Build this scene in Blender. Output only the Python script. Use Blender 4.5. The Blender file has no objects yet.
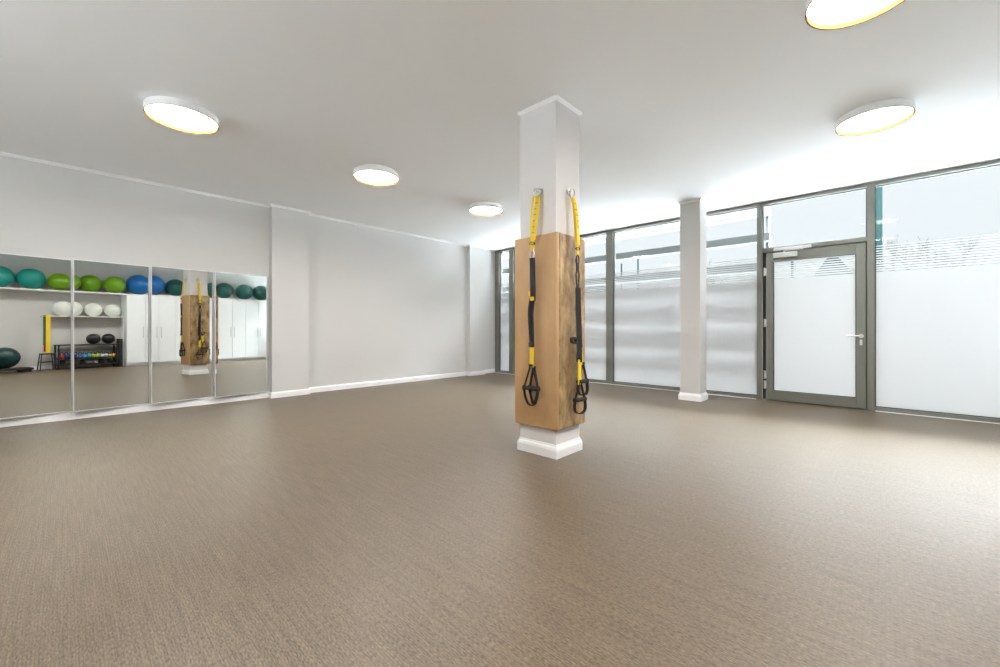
import bpy, bmesh, math, random
from mathutils import Vector, Matrix
random.seed(7)
C = bpy.context.scene.collection
SC = bpy.context.scene
PI = math.pi

# ------------------------------------------------------------------ materials
def mat(name, col, rough=0.5, metal=0.0, spec=0.5, noise=None, bump=None, coat=0.0):
    m = bpy.data.materials.new(name); m.use_nodes = True
    nt = m.node_tree; b = nt.nodes['Principled BSDF']
    b.inputs['Base Color'].default_value = (*col, 1)
    b.inputs['Roughness'].default_value = rough
    b.inputs['Metallic'].default_value = metal
    b.inputs['Specular IOR Level'].default_value = spec
    if coat:
        b.inputs['Coat Weight'].default_value = coat
        b.inputs['Coat Roughness'].default_value = 0.15
    tc = nt.nodes.new('ShaderNodeTexCoord')
    if noise:
        scale, amt = noise
        n = nt.nodes.new('ShaderNodeTexNoise'); n.inputs['Scale'].default_value = scale
        n.inputs['Detail'].default_value = 5
        nt.links.new(tc.outputs['Object'], n.inputs['Vector'])
        r = nt.nodes.new('ShaderNodeMix'); r.data_type = 'RGBA'
        r.inputs['A'].default_value = (*[c * (1 - amt) for c in col], 1)
        r.inputs['B'].default_value = (*[min(1, c * (1 + amt)) for c in col], 1)
        nt.links.new(n.outputs['Fac'], r.inputs['Factor'])
        nt.links.new(r.outputs['Result'], b.inputs['Base Color'])
    if bump:
        scale, st = bump
        n2 = nt.nodes.new('ShaderNodeTexNoise'); n2.inputs['Scale'].default_value = scale
        nt.links.new(tc.outputs['Object'], n2.inputs['Vector'])
        bp = nt.nodes.new('ShaderNodeBump'); bp.inputs['Strength'].default_value = st
        bp.inputs['Distance'].default_value = 0.01
        nt.links.new(n2.outputs['Fac'], bp.inputs['Height'])
        nt.links.new(bp.outputs['Normal'], b.inputs['Normal'])
    return m

def emit(name, col, strength):
    m = bpy.data.materials.new(name); m.use_nodes = True
    nt = m.node_tree; nt.nodes.clear()
    o = nt.nodes.new('ShaderNodeOutputMaterial'); e = nt.nodes.new('ShaderNodeEmission')
    e.inputs['Color'].default_value = (*col, 1); e.inputs['Strength'].default_value = strength
    nt.links.new(e.outputs[0], o.inputs['Surface'])
    return m

def glass_mat(name, tint, gloss=0.06):
    m = bpy.data.materials.new(name); m.use_nodes = True
    nt = m.node_tree; nt.nodes.clear()
    o = nt.nodes.new('ShaderNodeOutputMaterial'); mx = nt.nodes.new('ShaderNodeMixShader')
    t = nt.nodes.new('ShaderNodeBsdfTransparent'); g = nt.nodes.new('ShaderNodeBsdfGlossy')
    fr = nt.nodes.new('ShaderNodeFresnel'); fr.inputs['IOR'].default_value = 1.15
    t.inputs['Color'].default_value = (*tint, 1); g.inputs['Roughness'].default_value = 0.02
    g.inputs['Color'].default_value = (0.9, 0.95, 0.95, 1)
    nt.links.new(fr.outputs[0], mx.inputs[0]); nt.links.new(t.outputs[0], mx.inputs[1])
    nt.links.new(g.outputs[0], mx.inputs[2]); nt.links.new(mx.outputs[0], o.inputs['Surface'])
    return m

def film_mat(name):
    m = bpy.data.materials.new(name); m.use_nodes = True
    nt = m.node_tree; nt.nodes.clear()
    o = nt.nodes.new('ShaderNodeOutputMaterial'); a = nt.nodes.new('ShaderNodeAddShader')
    t = nt.nodes.new('ShaderNodeBsdfTranslucent'); d = nt.nodes.new('ShaderNodeBsdfDiffuse')
    t.inputs['Color'].default_value = (0.0372, 0.0374, 0.0376, 1)
    d.inputs['Color'].default_value = (0.40, 0.40, 0.40, 1)
    nt.links.new(t.outputs[0], a.inputs[0]); nt.links.new(d.outputs[0], a.inputs[1])
    nt.links.new(a.outputs[0], o.inputs['Surface'])
    return m

def floor_mat():
    m = bpy.data.materials.new('woven_vinyl'); m.use_nodes = True
    nt = m.node_tree; L = nt.links; N = nt.nodes.new; b = nt.nodes['Principled BSDF']
    tc = N('ShaderNodeTexCoord')
    def noise(sx, sy, scale, det=3):
        mp = N('ShaderNodeMapping'); mp.inputs['Scale'].default_value = (sx, sy, 1)
        n = N('ShaderNodeTexNoise'); n.inputs['Scale'].default_value = scale; n.inputs['Detail'].default_value = det
        L.new(tc.outputs['Object'], mp.inputs['Vector']); L.new(mp.outputs[0], n.inputs['Vector'])
        return n.outputs['Fac']
    fl = noise(60, 230, 1.0, 2)        # short threads along x
    st = noise(4.0, 90, 1.0, 2)        # long streaks along x
    br = N('ShaderNodeTexBrick'); mp = N('ShaderNodeMapping'); mp.inputs['Scale'].default_value = (1, 1, 1)
    L.new(tc.outputs['Object'], mp.inputs['Vector']); L.new(mp.outputs[0], br.inputs['Vector'])
    br.inputs['Scale'].default_value = 1.0; br.inputs['Brick Width'].default_value = 0.022
    br.inputs['Row Height'].default_value = 0.0085; br.inputs['Mortar Size'].default_value = 0.0022
    br.inputs['Mortar Smooth'].default_value = 0.6
    br.inputs['Color1'].default_value = (1, 1, 1, 1); br.inputs['Color2'].default_value = (0.72, 0.72, 0.72, 1)
    br.inputs['Mortar'].default_value = (0.38, 0.38, 0.38, 1)
    a1 = N('ShaderNodeMath'); a1.operation = 'MULTIPLY'; a1.inputs[1].default_value = 0.72; L.new(fl, a1.inputs[0])
    a2 = N('ShaderNodeMath'); a2.operation = 'MULTIPLY_ADD'; a2.inputs[1].default_value = 0.28; L.new(st, a2.inputs[0]); L.new(a1.outputs[0], a2.inputs[2])
    cr = N('ShaderNodeValToRGB'); e = cr.color_ramp.elements
    e[0].position = 0.37; e[0].color = (FLOOR_D[0], FLOOR_D[1], FLOOR_D[2], 1)
    e[1].position = 0.63; e[1].color = (FLOOR_L[0], FLOOR_L[1], FLOOR_L[2], 1)
    L.new(a2.outputs[0], cr.inputs['Fac'])
    mx = N('ShaderNodeMix'); mx.data_type = 'RGBA'; mx.blend_type = 'MULTIPLY'; mx.inputs['Factor'].default_value = 0.4
    L.new(cr.outputs['Color'], mx.inputs['A']); L.new(br.outputs['Color'], mx.inputs['B'])
    L.new(mx.outputs['Result'], b.inputs['Base Color'])
    bp = N('ShaderNodeBump'); bp.inputs['Strength'].default_value = 0.35; bp.inputs['Distance'].default_value = 0.003
    L.new(a2.outputs[0], bp.inputs['Height']); L.new(bp.outputs['Normal'], b.inputs['Normal'])
    b.inputs['Roughness'].default_value = 0.42
    b.inputs['Specular IOR Level'].default_value = 0.5
    return m

def leather_mat(name, lo, hi, scale, contrast, rough):
    m = bpy.data.materials.new(name); m.use_nodes = True
    nt = m.node_tree; L = nt.links; N = nt.nodes.new; b = nt.nodes['Principled BSDF']
    tc = N('ShaderNodeTexCoord'); mp = N('ShaderNodeMapping'); mp.inputs['Scale'].default_value = (1, 1, 0.5)
    n = N('ShaderNodeTexNoise'); n.inputs['Scale'].default_value = scale; n.inputs['Detail'].default_value = 8
    n.inputs['Roughness'].default_value = 0.65
    L.new(tc.outputs['Object'], mp.inputs['Vector']); L.new(mp.outputs[0], n.inputs['Vector'])
    cr = N('ShaderNodeValToRGB'); e = cr.color_ramp.elements
    e[0].position = 0.5 - contrast; e[0].color = (*lo, 1); e[1].position = 0.5 + contrast; e[1].color = (*hi, 1)
    L.new(n.outputs['Fac'], cr.inputs['Fac']); L.new(cr.outputs['Color'], b.inputs['Base Color'])
    n2 = N('ShaderNodeTexNoise'); n2.inputs['Scale'].default_value = 260
    L.new(tc.outputs['Object'], n2.inputs['Vector'])
    bp = N('ShaderNodeBump'); bp.inputs['Strength'].default_value = 0.15; bp.inputs['Distance'].default_value = 0.003
    L.new(n2.outputs['Fac'], bp.inputs['Height']); L.new(bp.outputs['Normal'], b.inputs['Normal'])
    b.inputs['Roughness'].default_value = rough
    return m

FLOOR_D = (0.080, 0.0565, 0.034); FLOOR_L = (0.212, 0.156, 0.102)
M = {
 'floor': floor_mat(),
 'wall': mat('wall_paint', (0.62, 0.612, 0.60), 0.85, spec=0.2, noise=(1.2, 0.012), bump=(300, 0.03)),
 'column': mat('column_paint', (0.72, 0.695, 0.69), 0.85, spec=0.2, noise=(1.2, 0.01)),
 'column_shaded': mat('shaded_column_paint', (0.56, 0.545, 0.53), 0.85, spec=0.2, noise=(1.2, 0.01)),  # the other column's paint, darkened to put this column's shade into the colour
 'ceiling': mat('ceiling_paint', (0.925, 0.945, 0.962), 0.9, spec=0.1, noise=(1.0, 0.008)),
 'white': mat('white_gloss_trim', (0.86, 0.86, 0.86), 0.4, noise=(3, 0.01)),
 'cab': mat('white_lacquer', (0.83, 0.86, 0.88), 0.35, noise=(2, 0.01)),
 'frame': mat('olive_grey_aluminium', (0.175, 0.178, 0.15), 0.45, metal=0.25, noise=(8, 0.04)),
 'gasket': mat('dark_gasket', (0.03, 0.035, 0.03), 0.7, noise=(20, 0.1)),
 'steel': mat('brushed_steel', (0.62, 0.61, 0.58), 0.28, metal=0.9, noise=(60, 0.06)),
 'silver': mat('silver_paint', (0.62, 0.62, 0.60), 0.4, noise=(10, 0.03)),
 'alu': mat('white_aluminium', (0.78, 0.78, 0.78), 0.4, metal=0.1, noise=(10, 0.03)),
 'glass': glass_mat('clear_glass', (0.965, 0.98, 0.975)),
 'film': film_mat('frosted_film'),
 'mirror': mat('mirror_silver', (0.71, 0.73, 0.705), 0.0, metal=1.0),
 'padA': leather_mat('tan_leather', (0.43, 0.255, 0.11), (0.56, 0.345, 0.165), 6, 0.25, 0.5),
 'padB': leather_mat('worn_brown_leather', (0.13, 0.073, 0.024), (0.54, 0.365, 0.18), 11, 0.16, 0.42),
 'yellow': mat('yellow_webbing', (0.85, 0.60, 0.02), 0.7, noise=(180, 0.15), bump=(600, 0.2)),
 'black': mat('black_webbing', (0.012, 0.012, 0.014), 0.65, noise=(200, 0.3), bump=(600, 0.2)),
 'foam': mat('black_foam_rubber', (0.018, 0.018, 0.02), 0.75, noise=(150, 0.3), bump=(300, 0.3)),
 'drum': mat('lamp_housing', (0.88, 0.88, 0.87), 0.5, noise=(5, 0.01)),
 'rim': mat('amber_acrylic_rim', (0.06, 0.036, 0.011), 0.95, spec=0.0, noise=(5, 0.02)),
 'glow': emit('lamp_glow', (1.0, 0.97, 0.93), 26.0),
 'blackmetal': mat('black_steel', (0.012, 0.012, 0.013), 0.5, noise=(30, 0.2)),
 'louvre': mat('louvre_paint', (0.20, 0.213, 0.216), 0.95, spec=0.0, noise=(4, 0.03)),
 'paving': mat('pale_paving', (0.245, 0.25, 0.255), 0.9, noise=(3, 0.08)),
 'bark': mat('grey_bark', (0.03, 0.03, 0.028), 0.95, spec=0.0, noise=(8, 0.2)),
 'slate': mat('teal_slate', (0.004, 0.011, 0.012), 0.95, spec=0.0, noise=(6, 0.15)),
 'render': mat('pale_render', (0.025, 0.03, 0.03), 0.95, spec=0.0, noise=(3, 0.06)),
 'teal': mat('teal_glazing', (0.010, 0.021, 0.021), 0.95, spec=0.0, noise=(3, 0.05)),
}
def ballmat(name, col): return mat(name, col, 0.32, noise=(4, 0.05), bump=(60, 0.03))

# ------------------------------------------------------------------ mesh helpers
def tf(bm, vs, m): bmesh.ops.transform(bm, matrix=m, verts=vs)

def add_box(bm, a, b, bev=0.0, seg=2):
    r = bmesh.ops.create_cube(bm, size=1.0); vs = r['verts']
    a = Vector(a); b = Vector(b)
    for v in vs:
        v.co = Vector(((a.x + b.x) / 2 + v.co.x * (b.x - a.x), (a.y + b.y) / 2 + v.co.y * (b.y - a.y), (a.z + b.z) / 2 + v.co.z * (b.z - a.z)))
    if bev > 0:
        es = list({e for v in vs for e in v.link_edges})
        bmesh.ops.bevel(bm, geom=es, offset=bev, segments=seg, affect='EDGES', profile=0.5)

def add_cyl(bm, p, q, r, seg=20, r2=None):
    p = Vector(p); q = Vector(q); d = q - p
    rot = d.to_track_quat('Z', 'Y').to_matrix().to_4x4()
    bmesh.ops.create_cone(bm, cap_ends=True, segments=seg, radius1=r, radius2=r if r2 is None else r2, depth=d.length,
                          matrix=Matrix.Translation((p + q) / 2) @ rot)

def add_sphere(bm, c, r, sc=(1, 1, 1), u=28, v=18):
    bmesh.ops.create_uvsphere(bm, u_segments=u, v_segments=v, radius=r,
                              matrix=Matrix.Translation(Vector(c)) @ Matrix.Diagonal((*sc, 1)))

def add_lathe(bm, prof, c=(0, 0, 0), seg=48):
    c = Vector(c); rings = []
    for r, z in prof:
        if r < 1e-6: rings.append([bm.verts.new(c + Vector((0, 0, z)))])
        else: rings.append([bm.verts.new(c + Vector((r * math.cos(2 * PI * i / seg), r * math.sin(2 * PI * i / seg), z))) for i in range(seg)])
    for A, B in zip(rings, rings[1:]):
        for i in range(seg):
            j = (i + 1) % seg
            if len(A) == 1 and len(B) == 1: continue
            if len(A) == 1: bm.faces.new((A[0], B[j], B[i]))
            elif len(B) == 1: bm.faces.new((A[i], A[j], B[0]))
            else: bm.faces.new((A[i], A[j], B[j], B[i]))

def sweep(bm, pts, sect, up, closed=False):
    """sweep a cross-section (list of (w,t)) along pts; w along 'up' x tangent-free width vector"""
    pts = [Vector(p) for p in pts]; n = len(pts); rings = []
    for i, p in enumerate(pts):
        if closed: t = pts[(i + 1) % n] - pts[i - 1]
        else: t = pts[min(i + 1, n - 1)] - pts[max(i - 1, 0)]
        t.normalize()
        u = up[i] if isinstance(up, list) else up
        w = Vector(u) - t * t.dot(Vector(u)); w.normalize()
        nrm = t.cross(w)
        rings.append([bm.verts.new(p + w * a + nrm * b) for a, b in sect])
    k = len(sect)
    rng = range(n if closed else n - 1)
    for i in rng:
        A, B = rings[i], rings[(i + 1) % n]
        for j in range(k):
            bm.faces.new((A[j], A[(j + 1) % k], B[(j + 1) % k], B[j]))
    if not closed:
        bm.faces.new(rings[0][::-1]); bm.faces.new(rings[-1])

def ribbon(bm, pts, width, thick, wdir, closed=False):
    a, b = width / 2, thick / 2
    sweep(bm, pts, [(-a, -b), (a, -b), (a, b), (-a, b)], wdir, closed)

def tube(bm, pts, r, wdir=(0.3, 0.5, 0.8), closed=False, seg=10):
    sweep(bm, pts, [(r * math.cos(2 * PI * i / seg), r * math.sin(2 * PI * i / seg)) for i in range(seg)], wdir, closed)

def ring_pts(c, r, ax1, ax2, n=24, a0=0, a1=2 * PI, close=True):
    c = Vector(c); ax1 = Vector(ax1); ax2 = Vector(ax2)
    k = n if close else n - 1
    return [c + ax1 * r * math.cos(a0 + (a1 - a0) * i / k) + ax2 * r * math.sin(a0 + (a1 - a0) * i / k) for i in range(n)]

def smooth(pts, n=6):
    pts = [Vector(p) for p in pts]; out = []
    for i in range(len(pts) - 1):
        p0 = pts[max(i - 1, 0)]; p1 = pts[i]; p2 = pts[i + 1]; p3 = pts[min(i + 2, len(pts) - 1)]
        for k in range(n):
            t = k / n
            out.append(0.5 * ((2 * p1) + (-p0 + p2) * t + (2 * p0 - 5 * p1 + 4 * p2 - p3) * t * t + (-p0 + 3 * p1 - 3 * p2 + p3) * t ** 3))
    out.append(pts[-1]); return out

def obj(name, bm, m, parent=None, sm=False):
    bmesh.ops.recalc_face_normals(bm, faces=bm.faces)
    me = bpy.data.meshes.new(name); bm.to_mesh(me); bm.free()
    me.materials.append(m)
    if sm:
        for p in me.polygons: p.use_smooth = True
        try: me.set_sharp_from_angle(angle=math.radians(38))
        except Exception: pass
    o = bpy.data.objects.new(name, me); C.objects.link(o)
    if parent: o.parent = parent
    return o

def tag(o, label, cat, group=None):
    o['label'] = label; o['category'] = cat
    if group: o['group'] = group
    return o

def thing(name, label, cat, loc=(0, 0, 0), rz=0.0, group=None):
    o = bpy.data.objects.new(name, None); C.objects.link(o); o.empty_display_size = 0.1
    o.location = loc; o.rotation_euler = (0, 0, rz)
    return tag(o, label, cat, group)

def struct(name, bm=None, m=None, parent=None, loc=(0, 0, 0)):
    if bm is None:
        o = bpy.data.objects.new(name, None); C.objects.link(o); o.location = loc; o.empty_display_size = 0.1
    else: o = obj(name, bm, m, parent)
    o['kind'] = 'structure'; return o

def dup(root, loc, label, rz=None, group=None):
    r = root.copy(); C.objects.link(r); r.location = loc; r['label'] = label
    if rz is not None: r.rotation_euler = (0, 0, rz)
    if group: r['group'] = group
    for ch in list(root.children):
        c = ch.copy(); C.objects.link(c); c.parent = r
        for g in ch.children:
            d = g.copy(); C.objects.link(d); d.parent = c
    return r

def prism(bm, poly, z0, z1):
    lo = [bm.verts.new((x, y, z0)) for x, y in poly]; hi = [bm.verts.new((x, y, z1)) for x, y in poly]
    n = len(poly)
    for i in range(n): bm.faces.new((lo[i], lo[(i + 1) % n], hi[(i + 1) % n], hi[i]))
    bm.faces.new(lo[::-1]); bm.faces.new(hi)

# ------------------------------------------------------------------ dimensions
XL = -6.56; XP = -6.45; YW = 6.765; H = 2.80; XR = 2.02; YB = -3.4
P1 = (2.03, 2.55); P2 = (5.90, 6.335)

# ------------------------------------------------------------------ room shell
b = bmesh.new(); add_box(b, (XL - 0.3, YB - 0.2, -0.12), (XR + 0.2, YW + 0.13, 0.0)); struct('floor', b, M['floor'])
b = bmesh.new(); add_box(b, (XL - 0.3, YB - 0.2, H), (XR + 0.2, YW + 0.13, H + 0.2)); struct('ceiling', b, M['ceiling'])
b = bmesh.new()
prism(b, [(XL, YB), (XL, P1[0]), (XP, P1[0]), (XP, P1[1]), (XL, P1[1]), (XL, P2[0]), (XP, P2[0]), (XP, P2[1]), (XL, P2[1]),
          (XL, YW + 0.13), (XL - 0.3, YW + 0.13), (XL - 0.3, YB)], 0, H)
struct('wall_left', b, M['wall'])
b = bmesh.new(); add_box(b, (XR, YB, 0), (XR + 0.2, YW + 0.13, H)); struct('wall_right', b, M['wall'])

def profile_run(bm, path, prof):
    """path: list of (x,y) wall points with room on the right-hand side (+x for a +y run); prof: list of (out,z)"""
    n = len(path); rows = []
    for i, (x, y) in enumerate(path):
        d0 = Vector(path[i]) - Vector(path[i - 1]) if i > 0 else None
        d1 = Vector(path[i + 1]) - Vector(path[i]) if i < n - 1 else None
        nn = []
        for d in (d0, d1):
            if d is not None: nn.append(Vector((d.y, -d.x)).normalized())
        off = nn[0] if len(nn) == 1 else (nn[0] + nn[1]) if abs(nn[0].dot(nn[1])) < 0.5 else nn[0]
        rows.append([bm.verts.new((x + off.x * o, y + off.y * o, z)) for o, z in prof])
    k = len(prof)
    for A, B in zip(rows, rows[1:]):
        for j in range(k): bm.faces.new((A[j], A[(j + 1) % k], B[(j + 1) % k], B[j]))
    bm.faces.new(rows[0]); bm.faces.new(rows[-1][::-1])

LPATH = [(XL, YB), (XL, P1[0]), (XP, P1[0]), (XP, P1[1]), (XL, P1[1]), (XL, P2[0]), (XP, P2[0]), (XP, P2[1]), (XL, P2[1]), (XL, YW)]
BASE = [(0, 0), (0.016, 0), (0.016, 0.066), (0.010, 0.080), (0.004, 0.088), (0, 0.088)]
b = bmesh.new(); profile_run(b, LPATH, BASE); struct('baseboard_left', b, M['white'])
CROWN = [(0, H), (0, H - 0.026), (0.006, H - 0.026), (0.026, H - 0.006), (0.026, H)]
b = bmesh.new(); profile_run(b, LPATH, CROWN); struct('trim_1', b, M['white'])
b = bmesh.new(); add_box(b, (XR - 0.016, 0.0, 0), (XR, 2.77, 0.088), 0.003); struct('baseboard_right', b, M['white'])

# back wall behind the camera; its two-bay window is added for fill light
b = bmesh.new()
BX0, BX1 = -3.6, -2.0
add_box(b, (XL - 0.3, YB - 0.2, 0), (BX0, YB, H)); add_box(b, (BX1, YB - 0.2, 0), (XR + 0.2, YB, H))
add_box(b, (BX0, YB - 0.2, 2.66), (BX1, YB, H)); add_box(b, (BX0, YB - 0.2, 0), (BX1, YB, 0.12))
struct('wall_back', b, M['wall'])

# ------------------------------------------------------------------ street-side glazing
FB = 0.045; FT = H - 0.045
def sheet(bm, x0, x1, y, z0, z1):
    bm.faces.new([bm.verts.new(p) for p in ((x0, y, z0), (x1, y, z0), (x1, y, z1), (x0, y, z1))])
def film(bm, x0, x1, y, z0=0.045, solid=1.70, top=2.035):
    # adhesive film on the pane: solid below, then stripes that thin out upward
    sheet(bm, x0, x1, y, z0, solid)
    n = 11; p = (top - solid) / n
    for i in range(n):
        z = solid + 0.006 + i * p
        if z + 0.012 > top: break
        sheet(bm, x0, x1, y, z, z + p * (0.80 - 0.045 * i))

def bay(n, xl0, xl1, xr0, xr1=None, label=True, z0=FB, z1=FT, frosted=True, left=True):
    """xl0..xl1 left mullion, pane to xr0, optional right mullion xr0..xr1"""
    w = struct(f'window_{n}', loc=(xl1, YW, 0))
    ox = xl1
    b = bmesh.new()
    zb = 0 if z0 == FB else z0
    if left: add_box(b, (xl0 - ox, 0, 0 if z0 == FB else z0), (0, 0.13, H), 0.003)
    if xr1 is not None: add_box(b, (xr0 - ox, 0, zb), (xr1 - ox, 0.13, H), 0.003)
    add_box(b, (0, 0, z1), (xr0 - ox, 0.12, H), 0.003)
    if z0 == FB: add_box(b, (0, 0, 0), (xr0 - ox, 0.12, z0), 0.003)
    obj('window_frame', b, M['frame'], w)
    b = bmesh.new()
    g = 0.010
    X1 = xr0 - ox
    add_box(b, (0, 0.045, z1 - g), (X1, 0.075, z1)); add_box(b, (0, 0.045, z0), (X1, 0.075, z0 + g))
    add_box(b, (0, 0.045, z0), (g, 0.075, z1)); add_box(b, (X1 - g, 0.045, z0), (X1, 0.075, z1))
    obj('gasket', b, M['gasket'], w)
    b = bmesh.new(); add_box(b, (0.004, 0.056, z0 + 0.002), (X1 - 0.004, 0.066, z1 - 0.002)); obj('glass_pane', b, M['glass'], w)
    if frosted:
        b = bmesh.new(); film(b, 0.01, X1 - 0.01, 0.0525, z0 + 0.01); obj('frosted_film', b, M['film'], w)
    return w

bay(1, -6.55, -6.43, -6.112)
bay(2, -6.112, -5.993, -3.722)
bay(3, -3.722, -3.592, -1.337)
bay(4, -1.337, -1.276, -0.168, None, z0=2.14, frosted=False, left=False)
bay(5, -0.168, -0.096, XR)

# door opening: posts, transom bar
d = struct('door_1', loc=(-1.276, YW, 0))
LX = lambda x: x + 1.276
b = bmesh.new()
add_box(b, (LX(-1.337), 0, 0), (LX(-1.276), 0.13, H), 0.003)
add_box(b, (LX(-1.276), 0, 2.085), (LX(-0.168), 0.12, 2.14), 0.003)
add_box(b, (LX(-1.276), 0.05, 0.0), (LX(-0.168), 0.12, 0.012), 0.002)
obj('door_frame', b, M['frame'], d)
b = bmesh.new()
add_box(b, (LX(-1.276), 0.06, 0.012), (LX(-1.235), 0.12, 2.085)); add_box(b, (LX(-0.18), 0.06, 0.012), (LX(-0.168), 0.12, 2.085))
add_box(b, (LX(-1.276), 0.06, 2.07), (LX(-0.168), 0.12, 2.085))
obj('rebate_seal', b, M['gasket'], d)
DX0, DX1, DZ0, DZ1 = -1.222, -0.176, 0.014, 2.072
GX0, GX1, GZ0, GZ1 = -1.142, -0.268, 0.14, 1.945
leaf = bmesh.new()
add_box(leaf, (LX(DX0), -0.006, DZ0), (LX(GX0), 0.06, DZ1), 0.003); add_box(leaf, (LX(GX1), -0.006, DZ0), (LX(DX1), 0.06, DZ1), 0.003)
add_box(leaf, (LX(GX0), -0.006, DZ0), (LX(GX1), 0.06, GZ0), 0.003); add_box(leaf, (LX(GX0), -0.006, GZ1), (LX(GX1), 0.06, DZ1), 0.003)
lf = obj('door_leaf', leaf, M['frame'], d)
b = bmesh.new(); g = 0.008
add_box(b, (LX(GX0), 0.018, GZ0), (LX(GX0) + g, 0.045, GZ1)); add_box(b, (LX(GX1) - g, 0.018, GZ0), (LX(GX1), 0.045, GZ1))
add_box(b, (LX(GX0), 0.018, GZ0), (LX(GX1), 0.045, GZ0 + g)); add_box(b, (LX(GX0), 0.018, GZ1 - g), (LX(GX1), 0.045, GZ1))
obj('gasket', b, M['gasket'], lf)
b = bmesh.new(); add_box(b, (LX(GX0) + 0.003, 0.028, GZ0 + 0.002), (LX(GX1) - 0.003, 0.038, GZ1 - 0.002)); obj('glass_pane', b, M['glass'], lf)
b = bmesh.new()
sheet(b, LX(GX0) + 0.008, LX(GX1) - 0.008, 0.025, GZ0 + 0.008, 1.70)
for i in range(8):
    z = 1.706 + i * 0.0305
    if z < GZ1 - 0.02: sheet(b, LX(GX0) + 0.008, LX(GX1) - 0.008, 0.025, z, z + 0.0305 * (0.80 - 0.045 * i))
obj('frosted_film', b, M['film'], lf)
# lever handle with rosette, lock cylinder
hx = LX(-0.222)
b = bmesh.new()
add_cyl(b, (hx, -0.006, 0.915), (hx, -0.016, 0.915), 0.026, 24)
add_cyl(b, (hx, -0.016, 0.915), (hx, -0.055, 0.915), 0.010, 16)
tube(b, [(hx, -0.055, 0.915), (hx - 0.02, -0.06, 0.916), (hx - 0.07, -0.06, 0.918), (hx - 0.135, -0.058, 0.920)], 0.0095, (0, 0, 1))
obj('door_handle', b, M['steel'], lf, True)
b = bmesh.new()
add_box(b, (hx - 0.013, -0.014, 0.80), (hx + 0.013, -0.006, 0.87), 0.006); add_cyl(b, (hx, -0.014, 0.845), (hx, -0.024, 0.845), 0.009, 16)
obj('lock_cylinder', b, M['steel'], lf, True)
# closer: slide rail on the frame and box on the leaf
b = bmesh.new(); add_box(b, (LX(-1.135), -0.022, 2.082), (LX(-0.715), 0.0, 2.122), 0.003); obj('closer_rail', b, M['silver'], d)
b = bmesh.new(); add_box(b, (LX(-1.135), -0.05, 1.985), (LX(-0.865), -0.006, 2.052), 0.004); obj('closer_body', b, M['silver'], d)
b = bmesh.new(); add_box(b, (LX(-1.02), -0.036, 2.052), (LX(-1.0), -0.018, 2.085), 0.002); add_box(b, (LX(-1.02), -0.032, 2.068), (LX(-0.80), -0.022, 2.08), 0.002)
obj('closer_arm', b, M['silver'], d)
for z0 in (0.16, 0.30, 1.03, 1.75):
    b = bmesh.new(); add_cyl(b, (LX(-1.243), -0.004, z0), (LX(-1.243), -0.004, z0 + 0.115), 0.011, 14)
    add_box(b, (LX(-1.252), 0.0, z0 + 0.01), (LX(-1.222), 0.012, z0 + 0.105))
    obj('hinge', b, M['steel'], d, True)
# pale threshold strip on the floor along the glass
b = bmesh.new(); add_box(b, (XL, YW - 0.03, 0), (-1.35, YW, 0.006), 0.002); add_box(b, (-0.09, YW - 0.03, 0), (XR, YW, 0.006), 0.002)
struct('trim_2', b, M['white'])

# added fill-light glazing in the back wall (same aluminium system, clear)
for i in range(2):
    x0 = BX0 + i * (BX1 - BX0) / 2; x1 = x0 + (BX1 - BX0) / 2
    w = struct(f'window_{6 + i}', loc=(x0, YB - 0.12, 0.12))
    W = x1 - x0; Hh = 2.54
    b = bmesh.new()
    add_box(b, (0, 0, 0), (0.05, 0.08, Hh)); add_box(b, (W - 0.05, 0, 0), (W, 0.08, Hh)); add_box(b, (0.05, 0, 0), (W - 0.05, 0.08, 0.05)); add_box(b, (0.05, 0, Hh - 0.05), (W - 0.05, 0.08, Hh))
    obj('window_frame', b, M['frame'], w)
    b = bmesh.new(); add_box(b, (0.05, 0.035, 0.05), (W - 0.05, 0.045, Hh - 0.05)); obj('glass_pane', b, M['glass'], w)

# ------------------------------------------------------------------ columns
def sq_ring(bm, x0, x1, y0, y1, prof):
    rows = []
    for o, z in prof:
        rows.append([bm.verts.new(p) for p in ((x0 - o, y0 - o, z), (x1 + o, y0 - o, z), (x1 + o, y1 + o, z), (x0 - o, y1 + o, z))])
    k = len(rows)
    for i in range(k):
        A, B = rows[i], rows[(i + 1) % k]
        for j in range(4): bm.faces.new((A[j], A[(j + 1) % 4], B[(j + 1) % 4], B[j]))

def column(x0, x1, y0, y1, label, paint, crown=True, bh=0.105):
    cx, cy = (x0 + x1) / 2, (y0 + y1) / 2
    t = thing('column', label, 'column', (cx, cy, 0))
    hx, hy = (x1 - x0) / 2, (y1 - y0) / 2
    b = bmesh.new(); add_box(b, (-hx, -hy, 0), (hx, hy, H), 0.004); obj('shaft', b, paint, t)
    b = bmesh.new(); sq_ring(b, -hx, hx, -hy, hy, [(0, 0), (0.017, 0), (0.017, bh * 0.60), (0.011, bh * 0.78), (0.006, bh * 0.86), (0.003, bh), (0, bh)])
    obj('plinth_skirting', b, M['white'], t)
    if crown:
        b = bmesh.new(); sq_ring(b, -hx, hx, -hy, hy, [(0, H - 0.03), (0.004, H - 0.03), (0.016, H - 0.008), (0.016, H), (0, H)])
        obj('crown_strip', b, M['white'], t)
    return t
CX0, CX1, CY0, CY1 = -2.212, -1.849, 2.587, 2.922
column(CX0, CX1, CY0, CY1, 'square white column wrapped in tan pads in the middle of the room', M['column'])
column(-2.130, -1.860, 5.988, 6.262, 'plain square column in front of the street windows', M['column_shaded'])

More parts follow.
